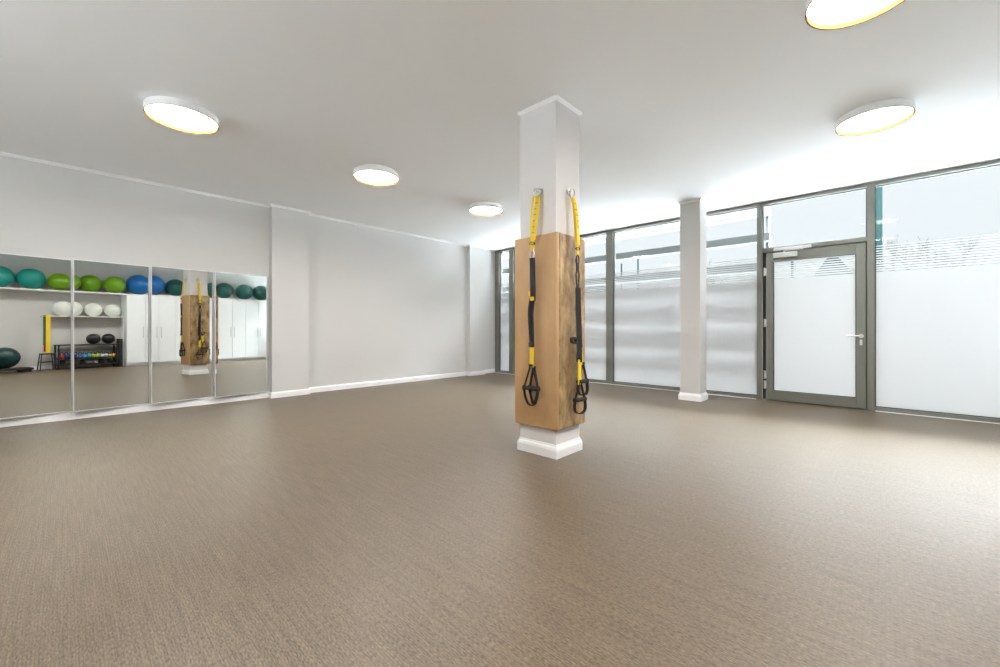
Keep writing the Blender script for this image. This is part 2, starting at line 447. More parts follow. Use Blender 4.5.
# pads round the column: one upholstered board on each face
PT = 0.034; PZ0, PZ1 = 0.222, 1.745
def pad(x0, x1, y0, y1, m, label):
    cx, cy = (x0 + x1) / 2, (y0 + y1) / 2
    t = thing('wall_pad', label, 'pad', (cx, cy, PZ0), 0, 'leather pads around the column')
    b = bmesh.new(); add_box(b, (x0 - cx, y0 - cy, 0), (x1 - cx, y1 - cy, PZ1 - PZ0), 0.012, 4)
    obj('upholstered_panel', b, m, t, True)
pad(CX0 - PT, CX1 + PT, CY0 - PT, CY0, M['padA'], 'smooth tan leather pad on the column face toward the viewer and mirrors')
pad(CX1, CX1 + PT, CY0 + 0.001, CY1 + PT, M['padB'], 'mottled brown leather pad on the right-hand column face')
pad(CX0 - PT, CX0, CY0 + 0.001, CY1 + PT, M['padB'], 'brown leather pad on the column face seen in the mirror')
pad(CX0 + 0.001, CX1 - 0.001, CY1, CY1 + PT, M['padA'], 'tan leather pad on the column face toward the windows')

# ------------------------------------------------------------------ suspension trainers
def handle_parts(t, o, rot, k=1.0):
    """webbing triangle + foam grip + foot loop, hung from o (local), grip axis turned by rot about z"""
    R = Matrix.Translation(Vector(o)) @ Matrix.Rotation(rot, 4, 'Z')
    P = lambda x, y, z: R @ Vector((x * (0.5 + 0.5 * k), y, z * k))
    D = lambda x, y, z: (R.to_3x3() @ Vector((x, y, z)))
    b = bmesh.new()
    for s in (-1, 1):
        ribbon(b, [P(0.006 * s, 0, 0.0), P(0.02 * s, 0, -0.04), P(0.062 * s, 0, -0.165)], 0.020, 0.004, D(0, 1, 0))
    ribbon(b, [P(-0.014, 0, 0.004), P(0.014, 0, 0.004)], 0.022, 0.016, D(0, 1, 0))
    obj('handle_strap', b, M['black'], t)
    b = bmesh.new()
    add_cyl(b, P(-0.066, 0, -0.170), P(0.066, 0, -0.170), 0.0165, 18)
    for s in (-1, 1): add_cyl(b, P(0.060 * s, 0, -0.170), P(0.070 * s, 0, -0.170), 0.020, 18)
    obj('grip', b, M['foam'], t, True)
    b = bmesh.new()
    pw = lambda v, e: math.copysign(abs(v) ** e, v)
    pts = [P(0.064 * pw(math.cos(a), 0.75), 0.012 * math.sin(2 * a), -0.172 + 0.128 * pw(math.sin(a), 0.85)) for a in [PI + PI * i / 18 for i in range(19)]]
    ribbon(b, pts, 0.026, 0.006, D(0, 1, 0))
    obj('foot_loop', b, M['black'], t)

def trainer(name_label, loc, rz, variant, flip=1):
    """local frame: x along the face, -y out of the face, origin on the face at floor level below the eye"""
    t = thing('suspension_trainer', name_label, 'strap', loc, rz, 'suspension trainers on the column')
    # eye plate and ring
    b = bmesh.new(); add_cyl(b, (0, 0, 2.10), (0, -0.010, 2.10), 0.026, 24); add_cyl(b, (0, -0.008, 2.10), (0, -0.03, 2.10), 0.007, 12)
    tube(b, ring_pts((0, -0.036, 2.082), 0.032, (1, 0, 0), (0, -0.25, 1), 28), 0.0055, (0, 1, 0.2), True)
    obj('eye_ring', b, M['steel'], t, True)
    # yellow anchor sling: two runs meeting above the carabiner
    if variant == 'a':
        top = (-0.004, -0.055, 2.05); lo = (0.022, -0.085, 1.70)
        r1 = [(-0.022, -0.046, 2.045), (-0.030, -0.06, 1.90), (-0.012, -0.085, 1.70)]
        r2 = [(0.016, -0.042, 2.045), (0.012, -0.055, 1.90), (0.0, -0.080, 1.70)]
        bx = 0.0
    else:
        r1 = [(0.0, -0.046, 2.045), (0.0, -0.075, 1.92), (-0.01, -0.10, 1.66)]
        r2 = [(0.0, -0.038, 2.045), (0.0, -0.060, 1.92), (-0.01, -0.085, 1.66)]
        bx = -0.01
    sx = bx
    b = bmesh.new(); w = 0.040 if variant == 'a' else 0.042
    ribbon(b, smooth(r1), w if variant == 'b' else 0.018, 0.004, (1, 0, 0)); ribbon(b, smooth(r2), w, 0.004, (1, 0, 0))
    ribbon(b, [(r1[0][0], -0.036, 2.052), (r2[0][0], -0.036, 2.052)], 0.03, 0.008, (0, 1, 0.3))
    sl = obj('anchor_sling', b, M['yellow'], t)
    for k in range(6 if variant == 'a' else 5):      # bar-tack stitches
        f = 0.12 + k * 0.14; z = 2.03 - f * 0.34
        src = r2 if variant == 'a' else r1
        xx = src[0][0] + (src[2][0] - src[0][0]) * f; yy = src[0][1] + (src[2][1] - src[0][1]) * f - 0.006 - 0.012 * math.sin(PI * f)
        b = bmesh.new(); add_box(b, (xx - 0.010, yy - 0.001, z), (xx + 0.010, yy + 0.001, z + 0.004)); obj('stitch', b, M['black'], sl)
    yz = -0.088
    zc = 1.70 if variant == 'a' else 1.66
    b = bmesh.new(); ribbon(b, [(sx, yz, zc), (sx, yz - 0.004, zc - 0.06), (sx, yz - 0.004, zc - 0.085)], 0.034, 0.006, (1, 0, 0)); obj('adjuster_tab', b, M['yellow'], t)
    b = bmesh.new(); ribbon(b, ring_pts((sx, yz - 0.004, zc - 0.03), 0.020, (1.1, 0, 0), (0, 0, 0.55), 20), 0.012, 0.004, (0, 1, 0), True)
    obj('buckle', b, M['blackmetal'], t)
    # carabiner
    z1 = zc - 0.085
    b = bmesh.new()
    pts = [(sx + 0.018 * math.cos(a), yz - 0.004, z1 - 0.035 + (0.042 * math.sin(a))) for a in [2 * PI * i / 26 for i in range(26)]]
    tube(b, pts, 0.0055, (0, 1, 0), True); add_box(b, (sx - 0.024, yz - 0.011, z1 - 0.055), (sx - 0.013, yz + 0.003, z1 - 0.02), 0.003)
    obj('carabiner', b, M['steel' if variant == 'a' else 'blackmetal'], t, True)
    z2 = z1 - 0.070
    if variant == 'a':
        b = bmesh.new()
        ribbon(b, smooth([(sx, yz - 0.004, z2 + 0.012), (sx, yz, z2 - 0.05), (sx, yz + 0.006, 1.22)]), 0.042, 0.016, (1, 0, 0))
        ribbon(b, smooth([(sx, yz + 0.004, 1.24), (sx - 0.012, yz, 1.13), (sx - 0.008, yz, 1.02), (sx - 0.006, yz + 0.004, 0.87)]), 0.034, 0.014, (1, 0, 0))
        ribbon(b, smooth([(sx - 0.010, yz - 0.010, 1.24), (sx - 0.024, yz - 0.012, 1.12), (sx - 0.010, yz - 0.010, 0.90)]), 0.020, 0.008, (1, 0, 0))
        obj('main_strap', b, M['black'], t)
        b = bmesh.new(); add_box(b, (sx - 0.012, yz - 0.016, 1.222), (sx + 0.020, yz - 0.004, 1.252), 0.002); add_box(b, (sx - 0.036, yz - 0.006, 1.262), (sx - 0.022, yz + 0.002, 1.298), 0.002)
        obj('pull_tab', b, M['yellow'], t)
        b = bmesh.new(); add_box(b, (sx - 0.030, yz - 0.016, 0.858), (sx + 0.018, yz + 0.010, 0.898), 0.008, 3); obj('strap_adjuster', b, M['blackmetal'], t)
        b = bmesh.new(); ribbon(b, [(sx - 0.006, yz, 0.87), (sx - 0.008, yz, 0.70)], 0.034, 0.008, (1, 0, 0)); obj('lower_strap', b, M['yellow'], t)
        handle_parts(t, (sx - 0.010, yz - 0.004, 0.712), 0.15, 1.03)
        handle_parts(t, (sx - 0.004, yz + 0.022, 0.695), -0.35, 0.95)
    else:
        b = bmesh.new()
        ribbon(b, smooth([(sx, yz - 0.004, z2 + 0.014), (sx, yz - 0.004, z2 - 0.05)]), 0.034, 0.008, (1, 0, 0))
        for s in (-1, 1):
            ribbon(b, smooth([(sx, yz - 0.004, z2 - 0.03), (sx + 0.020 * s, yz - 0.004, z2 - 0.07), (sx + 0.017 * s, yz - 0.004, z2 - 0.12), (sx + 0.003, yz - 0.006 * s - 0.004, z2 - 0.19)]), 0.012, 0.007, (1, 0, 0))
        up = []
        pts = smooth([(sx + 0.002, yz - 0.006, z2 - 0.18), (sx + 0.006, yz - 0.008, 1.15), (sx + 0.010, yz - 0.012, 0.95), (sx + 0.010, yz - 0.014, 0.74)])
        n = len(pts); ups = [Vector((math.cos(0.35 + 0.25 * i / (n - 1)), -math.sin(0.35 + 0.25 * i / (n - 1)), 0)) for i in range(n)]
        sweep(b, pts, [(-0.022, -0.005), (0.022, -0.005), (0.022, 0.005), (-0.022, 0.005)], ups)
        ribbon(b, smooth([(sx + 0.006, yz + 0.002, z2 - 0.18), (sx + 0.020, yz, 1.10), (sx + 0.028, yz, 0.86)]), 0.026, 0.006, (1, 0, 0))
        obj('main_strap', b, M['black'], t)
        b = bmesh.new(); ribbon(b, ring_pts((sx - 0.055, yz - 0.004, 0.912), 0.028, (1.1, 0, 0), (0, 0.2, 0.8), 18), 0.026, 0.012, (0, 1, 0), True)
        obj('strap_tail_loop', b, M['black'], t)
        b = bmesh.new(); ribbon(b, [(sx + 0.010, yz - 0.016, 0.760), (sx + 0.009, yz - 0.016, 0.565)], 0.040, 0.008, (1, 0, 0)); obj('lower_strap', b, M['yellow'], t)
        b = bmesh.new(); ribbon(b, [(sx + 0.050 * flip, yz - 0.002, 0.875), (sx + 0.060 * flip, yz - 0.002, 0.715)], 0.036, 0.008, (1, 0, 0)); obj('lower_strap', b, M['yellow'], t)
        b = bmesh.new(); add_box(b, (sx + 0.044 * flip - 0.022, yz - 0.010, 0.855), (sx + 0.044 * flip + 0.022, yz + 0.006, 0.885), 0.004); obj('strap_adjuster', b, M['blackmetal'], t)
        handle_parts(t, (sx + 0.012, yz - 0.018, 0.590), -0.1 * flip, 0.84)
        handle_parts(t, (sx + 0.078 * flip, yz - 0.002, 0.725), 0.0, 0.84)
    return t

TA = trainer('yellow and black suspension strap hanging on the left tan face of the column', (-2.010, CY0, 0), 0, 'a')
TB = trainer('yellow and black suspension strap hanging on the right mottled face of the column', (CX1, 2.758, 0), PI / 2, 'b')
TC = trainer('suspension strap on the column face reflected in the mirrors', (CX0, 2.735, 0), -PI / 2, 'b', -1)
TD = trainer('suspension strap on the window side of the column, edge-on in the mirrors', (-2.03, CY1, 0), PI, 'a')

# ------------------------------------------------------------------ ceiling lights
def ceiling_light(x, y, label):
    t = thing('ceiling_light', label, 'ceiling light', (x, y, H), 0, 'round ceiling lights')
    R = 0.247
    b = bmesh.new(); add_lathe(b, [(0, 0), (R - 0.02, 0), (R - 0.02, -0.012), (R, -0.014), (R, -0.070), (R - 0.004, -0.071), (R - 0.004, -0.030), (0, -0.030)], seg=64)
    obj('housing', b, M['drum'], t, True)
    b = bmesh.new(); add_lathe(b, [(R - 0.0045, -0.036), (R - 0.0045, -0.0715), (R - 0.001, -0.0712), (R - 0.001, -0.0735), (R - 0.008, -0.0735), (R - 0.008, -0.036), (R - 0.0045, -0.036)], seg=64)
    obj('rim', b, M['rim'], t, True)
    b = bmesh.new(); add_lathe(b, [(0, -0.048), (R - 0.0085, -0.048), (R - 0.0085, -0.042), (0, -0.042)], seg=64)
    obj('diffuser', b, M['glow'], t)
    return t
L0 = ceiling_light(-4.225, 0.655, 'round ceiling light above the mirrors, leftmost in view')
for (x, y, lb) in [(-4.25, 2.435, 'round ceiling light between the mirror end and the column'),
                   (-4.27, 4.22, 'smallest round ceiling light beside the top of the column'),
                   (-0.075, 4.617, 'round ceiling light in front of the glass door'),
                   (-0.08, 2.83, 'round ceiling light cut off by the top edge of the photo')]:
    dup(L0, (x, y, H), lb)
# unseen lights added in line with both rows to brighten the room
for (x, y) in [(-0.095, 1.08), (-0.095, -0.70), (-4.265, -1.13)]:
    dup(L0, (x, y, H), 'added unseen round ceiling light further back, for fill light')

# ------------------------------------------------------------------ mirror panels on the left wall
MB = [-0.615, 0.04, 0.695, 1.345, 1.995]; MT = [6.3, 5.8, 4.9, 4.1]
ML = ['framed mirror panel at the far left, showing teal exercise balls', 'second mirror panel, showing lime balls and the kettlebell rack',
      'third mirror panel, showing the padded column', 'last mirror panel beside the wall pier, showing white cupboards']
for i in range(4):
    w = MB[i + 1] - MB[i]; cy = (MB[i] + MB[i + 1]) / 2
    t = thing('mirror_panel', ML[i], 'mirror', (XL + 0.045, cy, 0.088), math.radians(MT[i]), 'mirror panels on the left wall')
    h = 1.682; e = 0.009
    b = bmesh.new(); add_box(b, (-0.006, -w / 2 + e, e), (0.0, w / 2 - e, h - e)); obj('mirror_glass', b, M['mirror'], t)
    b = bmesh.new()
    for (y0, y1, z0, z1) in ((-w / 2, -w / 2 + e, 0, h), (w / 2 - e, w / 2, 0, h), (-w / 2 + e, w / 2 - e, 0, e), (-w / 2 + e, w / 2 - e, h - e, h)):
        add_box(b, (-0.012, y0, z0), (0.006, y1, z1), 0.002)
    obj('mirror_frame', b, M['alu'], t)

# ------------------------------------------------------------------ storage along the right wall (seen in the mirrors)
CF = 1.55; CT = 1.925
cl = ['white two-door cupboard at the niche end, behind the blue ball in the mirror', 'white two-door cupboard mirrored behind the column',
      'white two-door cupboard right of the column in the mirror', 'white two-door cupboard at the window end of the row in the mirror']
def cupboard(y0, y1, label):
    t = thing('cupboard', label, 'cupboard', (CF, (y0 + y1) / 2, 0), 0, 'white cupboards')
    w = (y1 - y0) / 2
    b = bmesh.new(); add_box(b, (0.02, -w, 0.075), (XR - CF - 0.005, w, CT)); obj('body', b, M['cab'], t)
    b = bmesh.new(); add_box(b, (0.05, -w, 0), (XR - CF - 0.005, w, 0.075)); obj('plinth', b, M['cab'], t)
    for s in (-1, 1):
        b = bmesh.new(); a, c = sorted((s * 0.0025, s * (w - 0.0015))); add_box(b, (0, a, 0.08), (0.02, c, CT - 0.004), 0.002)
        dr = obj('door', b, M['cab'], t)
        b = bmesh.new(); yy = s * 0.05
        add_cyl(b, (-0.032, yy, 0.76), (-0.032, yy, 1.06), 0.007, 12)
        for z in (0.79, 1.03): add_cyl(b, (0.0, yy, z), (-0.032, yy, z), 0.005, 10)
        obj('door_handle', b, M['steel'], dr, True)
    return t
Y0 = 2.775
for i in range(4): cupboard(Y0 + i * 0.787, Y0 + (i + 1) * 0.787, cl[i])
t = thing('shelf', 'long white top shelf carrying the big exercise balls in the mirror', 'shelf', (CF, 0.1, CT))
b = bmesh.new(); add_box(b, (0.0, 0, 0.001), (XR - CF - 0.002, Y0 + 4 * 0.787 - 0.1, 0.031), 0.003); obj('board', b, M['white'], t)
ST = CT + 0.031
t = thing('shelf', 'short white lower shelf carrying three white balls, on a thin post', 'shelf', (1.66, 1.50, 1.335))
b = bmesh.new(); add_box(b, (0, 0, -0.022), (XR - 1.66 - 0.002, 1.268, 0), 0.003); obj('board', b, M['white'], t)
b = bmesh.new(); add_cyl(b, (0.02, 1.241, -1.335), (0.02, 1.241, -0.02), 0.011, 14); add_cyl(b, (0.02, 1.241, -1.335), (0.02, 1.241, -1.325), 0.018, 14); obj('post', b, M['white'], t, True)

def ball(x, y, z0, r, m, label, group, flat=0.99):
    b = bmesh.new()
    prof = []
    n = 40
    for i in range(n + 1):
        a = -PI / 2 + PI * i / n
        rr = r * (1 + (0.006 if i % 4 == 2 and 6 < i < 34 else 0))
        prof.append((max(0, rr * math.cos(a)) if 0 < i < n else 0, rr * flat * math.sin(a) + r * flat))
    add_lathe(b, prof, (0, 0, 0), 48)
    o = obj('exercise_ball' if 'medicine' not in label else 'medicine_ball', b, m, None, True); o.location = (x, y, z0)
    return tag(o, label, 'ball', group)
TEAL = ballmat('teal_vinyl', (0.008, 0.27, 0.235)); LIME = ballmat('lime_vinyl', (0.13, 0.31, 0.004)); BLUE = ballmat('blue_vinyl', (0.006, 0.13, 0.42))
DARK = ballmat('dark_green_vinyl', (0.008, 0.085, 0.075)); FLOORB = ballmat('bottle_green_vinyl', (0.004, 0.036, 0.036)); WHT = ballmat('white_vinyl', (0.74, 0.77, 0.72)); BLK = ballmat('black_rubber', (0.012, 0.012, 0.014))
G = 'exercise balls on the top shelf'
ball(1.665, 0.735, ST, 0.246, TEAL, 'teal exercise ball at the very left edge of the mirrors', G)
ball(1.665, 1.228, ST, 0.246, TEAL, 'whole teal exercise ball left of the lime balls in the mirror', G)
ball(1.60, 1.690, ST, 0.215, LIME, 'lime green ball next to the teal ball on the top shelf', G)
ball(1.77, 2.108, ST, 0.224, LIME, 'middle one of the three lime green balls on the top shelf', G)
ball(1.64, 2.550, ST, 0.225, LIME, 'lime green ball next to the blue ball on the top shelf', G)
ball(1.68, 3.07, ST, 0.278, BLUE, 'big blue exercise ball on the top shelf in the mirror', G)
ball(1.69, 3.60, ST, 0.25, DARK, 'dark green ball between the blue ball and the mirrored column', G)
ball(1.69, 4.57, ST, 0.25, DARK, 'dark green ball just right of the mirrored column', G)
ball(1.69, 5.15, ST, 0.25, DARK, 'middle dark green ball in the last mirror panel', G)
ball(1.69, 5.66, ST, 0.25, DARK, 'dark green ball nearest the window end of the top shelf', G)
G = 'white balls on the lower shelf'
ball(1.84, 1.80, 1.335, 0.185, WHT, 'white ball at the left end of the lower shelf', G)
ball(1.84, 2.185, 1.335, 0.170, WHT, 'middle white ball on the lower shelf', G)
ball(1.84, 2.565, 1.335, 0.165, WHT, 'white ball at the right end of the lower shelf by the cupboards', G)

# kettlebell rack
RY0, RY1, RX0, RX1 = 1.660, 2.617, 1.60, 1.92
t = thing('weight_rack', 'black three-tier steel rack holding kettlebells under the white shelf', 'rack', (RX0, RY0, 0))
W = RY1 - RY0; Dp = RX1 - RX0
for y in (0, W - 0.03):
    b = bmesh.new()
    add_box(b, (0, y, 0), (0.04, y + 0.03, 0.60), 0.004); add_box(b, (Dp - 0.04, y, 0), (Dp, y + 0.03, 0.60), 0.004)
    add_box(b, (0, y, 0), (Dp, y + 0.03, 0.035), 0.004)
    obj('upright_frame', b, M['blackmetal'], t)
for z in (0.0875, 0.25, 0.585):
    b = bmesh.new(); add_box(b, (-0.01, -0.01, z), (Dp + 0.01, W + 0.01, z + 0.025), 0.004); add_box(b, (-0.012, -0.01, z), (-0.002, W + 0.01, z + 0.027), 0.003)
    obj('tray', b, M['blackmetal'], t)
ball(1.75, 2.165, 0.611, 0.138, BLK, 'left of two black medicine balls on the rack top', 'black balls on the rack', 0.98)
ball(1.75, 2.455, 0.611, 0.138, BLK, 'right of two black medicine balls on the rack top, by the tall black block', 'black balls on the rack', 0.98)

kb_body = bmesh.new()
add_lathe(kb_body, [(0, 0), (0.030, 0), (0.040, 0.007), (0.045, 0.030), (0.044, 0.055), (0.035, 0.080), (0.022, 0.092), (0, 0.095)], seg=28)
kb_body_mesh = bpy.data.meshes.new('kettlebell_body'); kb_body.to_mesh(kb_body_mesh); kb_body.free()
kb_h = bmesh.new()
tube(kb_h, smooth([(0.0, -0.022, 0.083), (0, -0.031, 0.115), (0, -0.024, 0.148), (0, 0, 0.156), (0, 0.024, 0.148), (0, 0.031, 0.115), (0, 0.022, 0.083)], 5), 0.0095, (1, 0, 0))
kb_hm = bpy.data.meshes.new('kettlebell_handle'); kb_h.to_mesh(kb_hm); kb_h.free()
for me in (kb_body_mesh, kb_hm):
    for p in me.polygons: p.use_smooth = True
kb_hm.materials.append(M['blackmetal'])
kbs = [('red', (0.62, 0.02, 0.03), 1.7360, 'red kettlebell at the left end of the row'),
       ('navy', (0.03, 0.03, 0.22), 1.8165, 'navy kettlebell beside the red one'),
       ('royal blue', (0.02, 0.10, 0.42), 1.8970, 'royal blue kettlebell between the navy and sky blue ones'),
       ('sky blue', (0.04, 0.34, 0.58), 1.9775, 'left of the two sky blue kettlebells'),
       ('sky blue', (0.04, 0.34, 0.58), 2.0580, 'right of the two sky blue kettlebells, by the lime ones'),
       ('lime', (0.42, 0.62, 0.03), 2.1385, 'left of the two lime kettlebells, by the sky blue ones'),
       ('lime', (0.42, 0.62, 0.03), 2.2190, 'right of the two lime kettlebells, by the grey ones'),
       ('pale grey', (0.50, 0.52, 0.53), 2.2995, 'left of the two pale grey kettlebells, by the lime ones'),
       ('pale grey', (0.50, 0.52, 0.53), 2.3800, 'right of the two pale grey kettlebells, by the mustard one'),
       ('mustard', (0.52, 0.50, 0.05), 2.4605, 'small mustard kettlebell beside the pale grey pair'),
       ('orange', (0.72, 0.36, 0.04), 2.5410, 'small orange kettlebell at the right end of the row')]
mc = {}
for col, rgb, y, lb in kbs:
    if col not in mc:
        me = kb_body_mesh.copy(); me.materials.append(mat('kettlebell_' + col.replace(' ', '_'), rgb, 0.4, noise=(20, 0.05))); mc[col] = me
    s = 0.89 if y < 2.44 else 0.8
    t = thing('kettlebell', lb, 'kettlebell', (1.665, y, 0.276), 0, 'kettlebells on the rack'); t.scale = (s, s, s)
    for nm, me in (('body', mc[col]), ('handle', kb_hm)):
        o = bpy.data.objects.new(nm, me); C.objects.link(o); o.parent = t
# dumbbells on the bottom tray
GREY = mat('grey_vinyl_weight', (0.42, 0.44, 0.44), 0.45, noise=(12, 0.05))
def dumbbell(y, m, label, L=0.26, r=0.055):
    t = thing('dumbbell', label, 'dumbbell', (1.70, y, 0.1135), 0, 'dumbbells on the bottom tray')
    b = bmesh.new(); add_cyl(b, (0, -L / 2, r), (0, L / 2, r), 0.014, 14); obj('bar', b, M['steel'], t, True)
    for s in (-1, 1):
        b = bmesh.new(); a, c = sorted((s * L / 2, s * (L / 2 - 0.075))); add_cyl(b, (0, a, r), (0, c, r), r, 6 if m is M['blackmetal'] else 24); obj('weight_head', b, m, t)
dumbbell(1.85, M['blackmetal'], 'black dumbbell at the left of the bottom tray')
dumbbell(2.12, GREY, 'grey dumbbell in the middle of the bottom tray', 0.22, 0.045)
dumbbell(2.38, M['blackmetal'], 'black dumbbell toward the right of the bottom tray', 0.24, 0.05)

# tall black block beside the rack
t = thing('foam_block', 'tall black foam block standing between the rack and the shelf post', 'block', (1.72, 2.678, 0))
b = bmesh.new(); add_box(b, (-0.11, -0.044, 0.0), (0.11, 0.030, 0.74), 0.012, 3); obj('block', b, M['foam'], t, True)
for z in (0.18, 0.37, 0.56):
    b = bmesh.new(); add_box(b, (-0.113, -0.046, z), (0.113, 0.032, z + 0.012), 0.003); obj('binding_strap', b, M['black'], t)

# step stool
t = thing('step_stool', 'low black steel stool below the hanging elastic bands', 'stool', (1.62, 1.475, 0))
b = bmesh.new(); add_box(b, (-0.10, -0.115, 0.385), (0.10, 0.115, 0.41), 0.006); obj('seat', b, M['blackmetal'], t)
for sx in (-1, 1):
    for sy in (-1, 1):
        b = bmesh.new(); tube(b, [(sx * 0.085, sy * 0.10, 0.385), (sx * 0.125, sy * 0.135, 0.0)], 0.011, (1, 0.2, 0)); obj('leg', b, M['blackmetal'], t, True)
b = bmesh.new()
for sx in (-1, 1): tube(b, [(sx * 0.104, -0.117, 0.20), (sx * 0.104, 0.117, 0.20)], 0.009, (0, 0, 1))
obj('crossbar', b, M['blackmetal'], t)

# elastic bands hanging from a hook at the end of the lower shelf
def band(col, y, x, z0, z1, w, label, name):
    b = bmesh.new()
    pts = [(0, 0.0, 0.0)]
    n = 12
    loop = []
    for i in range(n + 1): loop.append((0.012 * math.cos(PI * i / n), 0.006 * math.sin(PI * i / n) , z0 + 0.012 * math.sin(PI * i / n)))
    for i in range(n + 1): loop.append((-0.012 * math.cos(PI * i / n), 0.0, z1 - 0.012 * math.sin(PI * i / n)))
    L2 = []
    for i, p in enumerate(loop): L2.append((p[0] + x, p[1] + y, p[2]))
    ribbon(b, L2, w, 0.003, (0, 1, 0), True)
    o = obj('resistance_band', b, mat(name, col, 0.6, noise=(30, 0.08)))
    return tag(o, label, 'elastic band', 'hanging elastic bands')
band((0.86, 0.60, 0.02), 1.492, 1.60, 1.335, 0.43, 0.072, 'wide yellow elastic band hanging over the black stool', 'yellow_latex')
band((0.02, 0.12, 0.05), 1.432, 1.615, 1.315, 0.62, 0.034, 'dark green elastic band hanging left of the yellow band', 'green_latex')
band((0.60, 0.03, 0.02), 1.446, 1.645, 1.325, 0.46, 0.036, 'red elastic band hanging behind the green and yellow bands', 'red_latex')
t = thing('band_hook', 'small steel peg arm holding the elastic bands beside the lower shelf', 'hook', (XR, 1.445, 1.31))
b = bmesh.new(); add_cyl(b, (-0.002, 0, 0), (-0.44, 0, 0), 0.006, 10); obj('peg', b, M['steel'], t, True)
b = bmesh.new(); add_box(b, (-0.43, -0.065, -0.004), (-0.375, 0.065, 0.004), 0.003); obj('cross_peg', b, M['steel'], t)

# low black platform with a dark ball on it
t = thing('step_platform', 'low black step platform on the floor under the dark ball', 'step', (1.56, 0.80, 0))
b = bmesh.new(); add_box(b, (-0.2, -0.42, 0.05), (0.2, 0.42, 0.10), 0.015, 3); obj('deck', b, M['foam'], t, True)
for sy in (-1, 1):
    b = bmesh.new(); add_box(b, (-0.18, sy * 0.30 - 0.09, 0.0), (0.18, sy * 0.30 + 0.09, 0.05), 0.008); obj('riser', b, M['foam'], t)
ball(1.56, 0.80, 0.10, 0.245, FLOORB, 'dark green exercise ball resting on the black platform near the floor', 'exercise ball on the step platform')

# ------------------------------------------------------------------ outside
b = bmesh.new(); add_box(b, (-90, -90, -0.35), (90, 150, -0.13)); struct('ground', b, M['paving'])
lz = [2.69, 2.30, 1.87, 1.48, 1.05, 0.61]
ln = ['topmost', 'second from the top', 'third from the top', 'fourth from the top', 'fifth from the top', 'lowest']
for z, n in zip(lz, ln):
    b = bmesh.new()
    x0, x1 = -7.6, -1.225
    prof = [(6.99, z + 0.10), (7.15, z + 0.005), (7.15, z - 0.01), (6.99, z - 0.01)]
    A = [b.verts.new((x0, y, zz)) for y, zz in prof]; B = [b.verts.new((x1, y, zz)) for y, zz in prof]
    for j in range(4): b.faces.new((A[j], A[(j + 1) % 4], B[(j + 1) % 4], B[j]))
    b.faces.new(A[::-1]); b.faces.new(B)
    o = obj('sun_louvre', b, M['louvre']); tag(o, f'pale grey horizontal louvre outside the windows left of the door, {n}', 'louvre', 'louvres outside the windows')
for xx in (-7.45, -5.03, -2.42, -1.28):
    b = bmesh.new(); add_box(b, (-0.02, -0.03, 0), (0.02, 0.03, 3.02), 0.003)
    o = obj('louvre_carrier', b, M['louvre']); o.location = (xx, 7.18, -0.13)
    tag(o, {-7.45: 'louvre upright outside beyond the left window jamb', -5.03: 'louvre upright outside behind the padded column', -2.42: 'louvre upright outside behind the plain column', -1.28: 'louvre upright outside behind the left door post'}[xx], 'upright', 'louvre uprights')
# teal post outside, right of the door
t = thing('facade_post', 'teal square post standing outside just right of the door', 'post', (-0.068, 7.75, -0.13))
b = bmesh.new(); add_box(b, (-0.036, -0.05, 0), (0.036, 0.05, 3.6), 0.004); obj('shaft', b, M['teal'], t)
b = bmesh.new(); add_box(b, (-0.09, -0.09, 0), (0.09, 0.09, 0.02), 0.004); obj('base_plate', b, M['teal'], t)

def house(x, y, w, eave, ridge, dep, label, rz=0):
    t = thing('house', label, 'house', (x, y, -0.13), rz)
    b = bmesh.new(); add_box(b, (-w / 2, 0, 0), (w / 2, dep, eave))
    A = [b.verts.new(p) for p in ((-w / 2, 0.02, eave), (w / 2, 0.02, eave), (0, 0.02, ridge))]; b.faces.new(A)
    obj('walls', b, M['render'], t)
    b = bmesh.new()
    o = 0.3; th = 0.18; k = (ridge - eave) / (w / 2)
    for s in (-1, 1):
        poly = [(0, ridge), (s * (w / 2 + o), eave - o * k), (s * (w / 2 + o), eave - o * k + th * 1.4), (0, ridge + th * 1.4)]
        F = [b.verts.new((px, -o, pz)) for px, pz in poly]; K = [b.verts.new((px, dep + o, pz)) for px, pz in poly]
        for j in range(4): b.faces.new((F[j], F[(j + 1) % 4], K[(j + 1) % 4], K[j]))
        b.faces.new(F); b.faces.new(K[::-1])
    obj('roof', b, M['slate'], t)
    for (px, pz, pw, ph) in ((-w * 0.25, eave * 0.55, 0.9, 1.2), (w * 0.25, eave * 0.55, 0.9, 1.2), (0, eave + (ridge - eave) * 0.35, 0.8, 1.0)):
        b = bmesh.new(); add_box(b, (px - pw / 2, -0.03, pz - ph / 2), (px + pw / 2, 0.05, pz + ph / 2)); obj('window', b, M['teal'], t)
    return t
house(-3.2, 44, 3.2, 4.9, 7.4, 6, 'distant gabled house seen through the stripes on the door glass')
house(-33, 40, 9, 5.2, 6.6, 8, 'distant pale house seen through the stripes of the left windows', 0.5)
house(-20.5, 34, 6, 4.3, 5.4, 6, 'distant low house beyond the window between the two columns', 0.35)

def pole(x, y, h, label):
    t = thing('utility_pole', label, 'pole', (x, y, -0.13), 0, 'poles outside')
    b = bmesh.new(); add_cyl(b, (0, 0, 0), (0, 0, h), 0.07, 12, 0.05); obj('mast', b, M['slate'], t, True)
    b = bmesh.new(); add_cyl(b, (0, 0, h), (0, 0, h + 0.06), 0.075, 12, 0.02); obj('cap', b, M['slate'], t, True)
pole(-3.0, 22, 4.2, 'thin dark pole outside, left part of the door glass')
pole(-0.85, 22, 4.4, 'thin dark pole outside, right edge of the door glass')
pole(-14.14, 28, 5.9, 'left of two thin poles outside the window between the columns')
pole(-12.87, 28, 6.1, 'right of two thin poles outside the window between the columns')

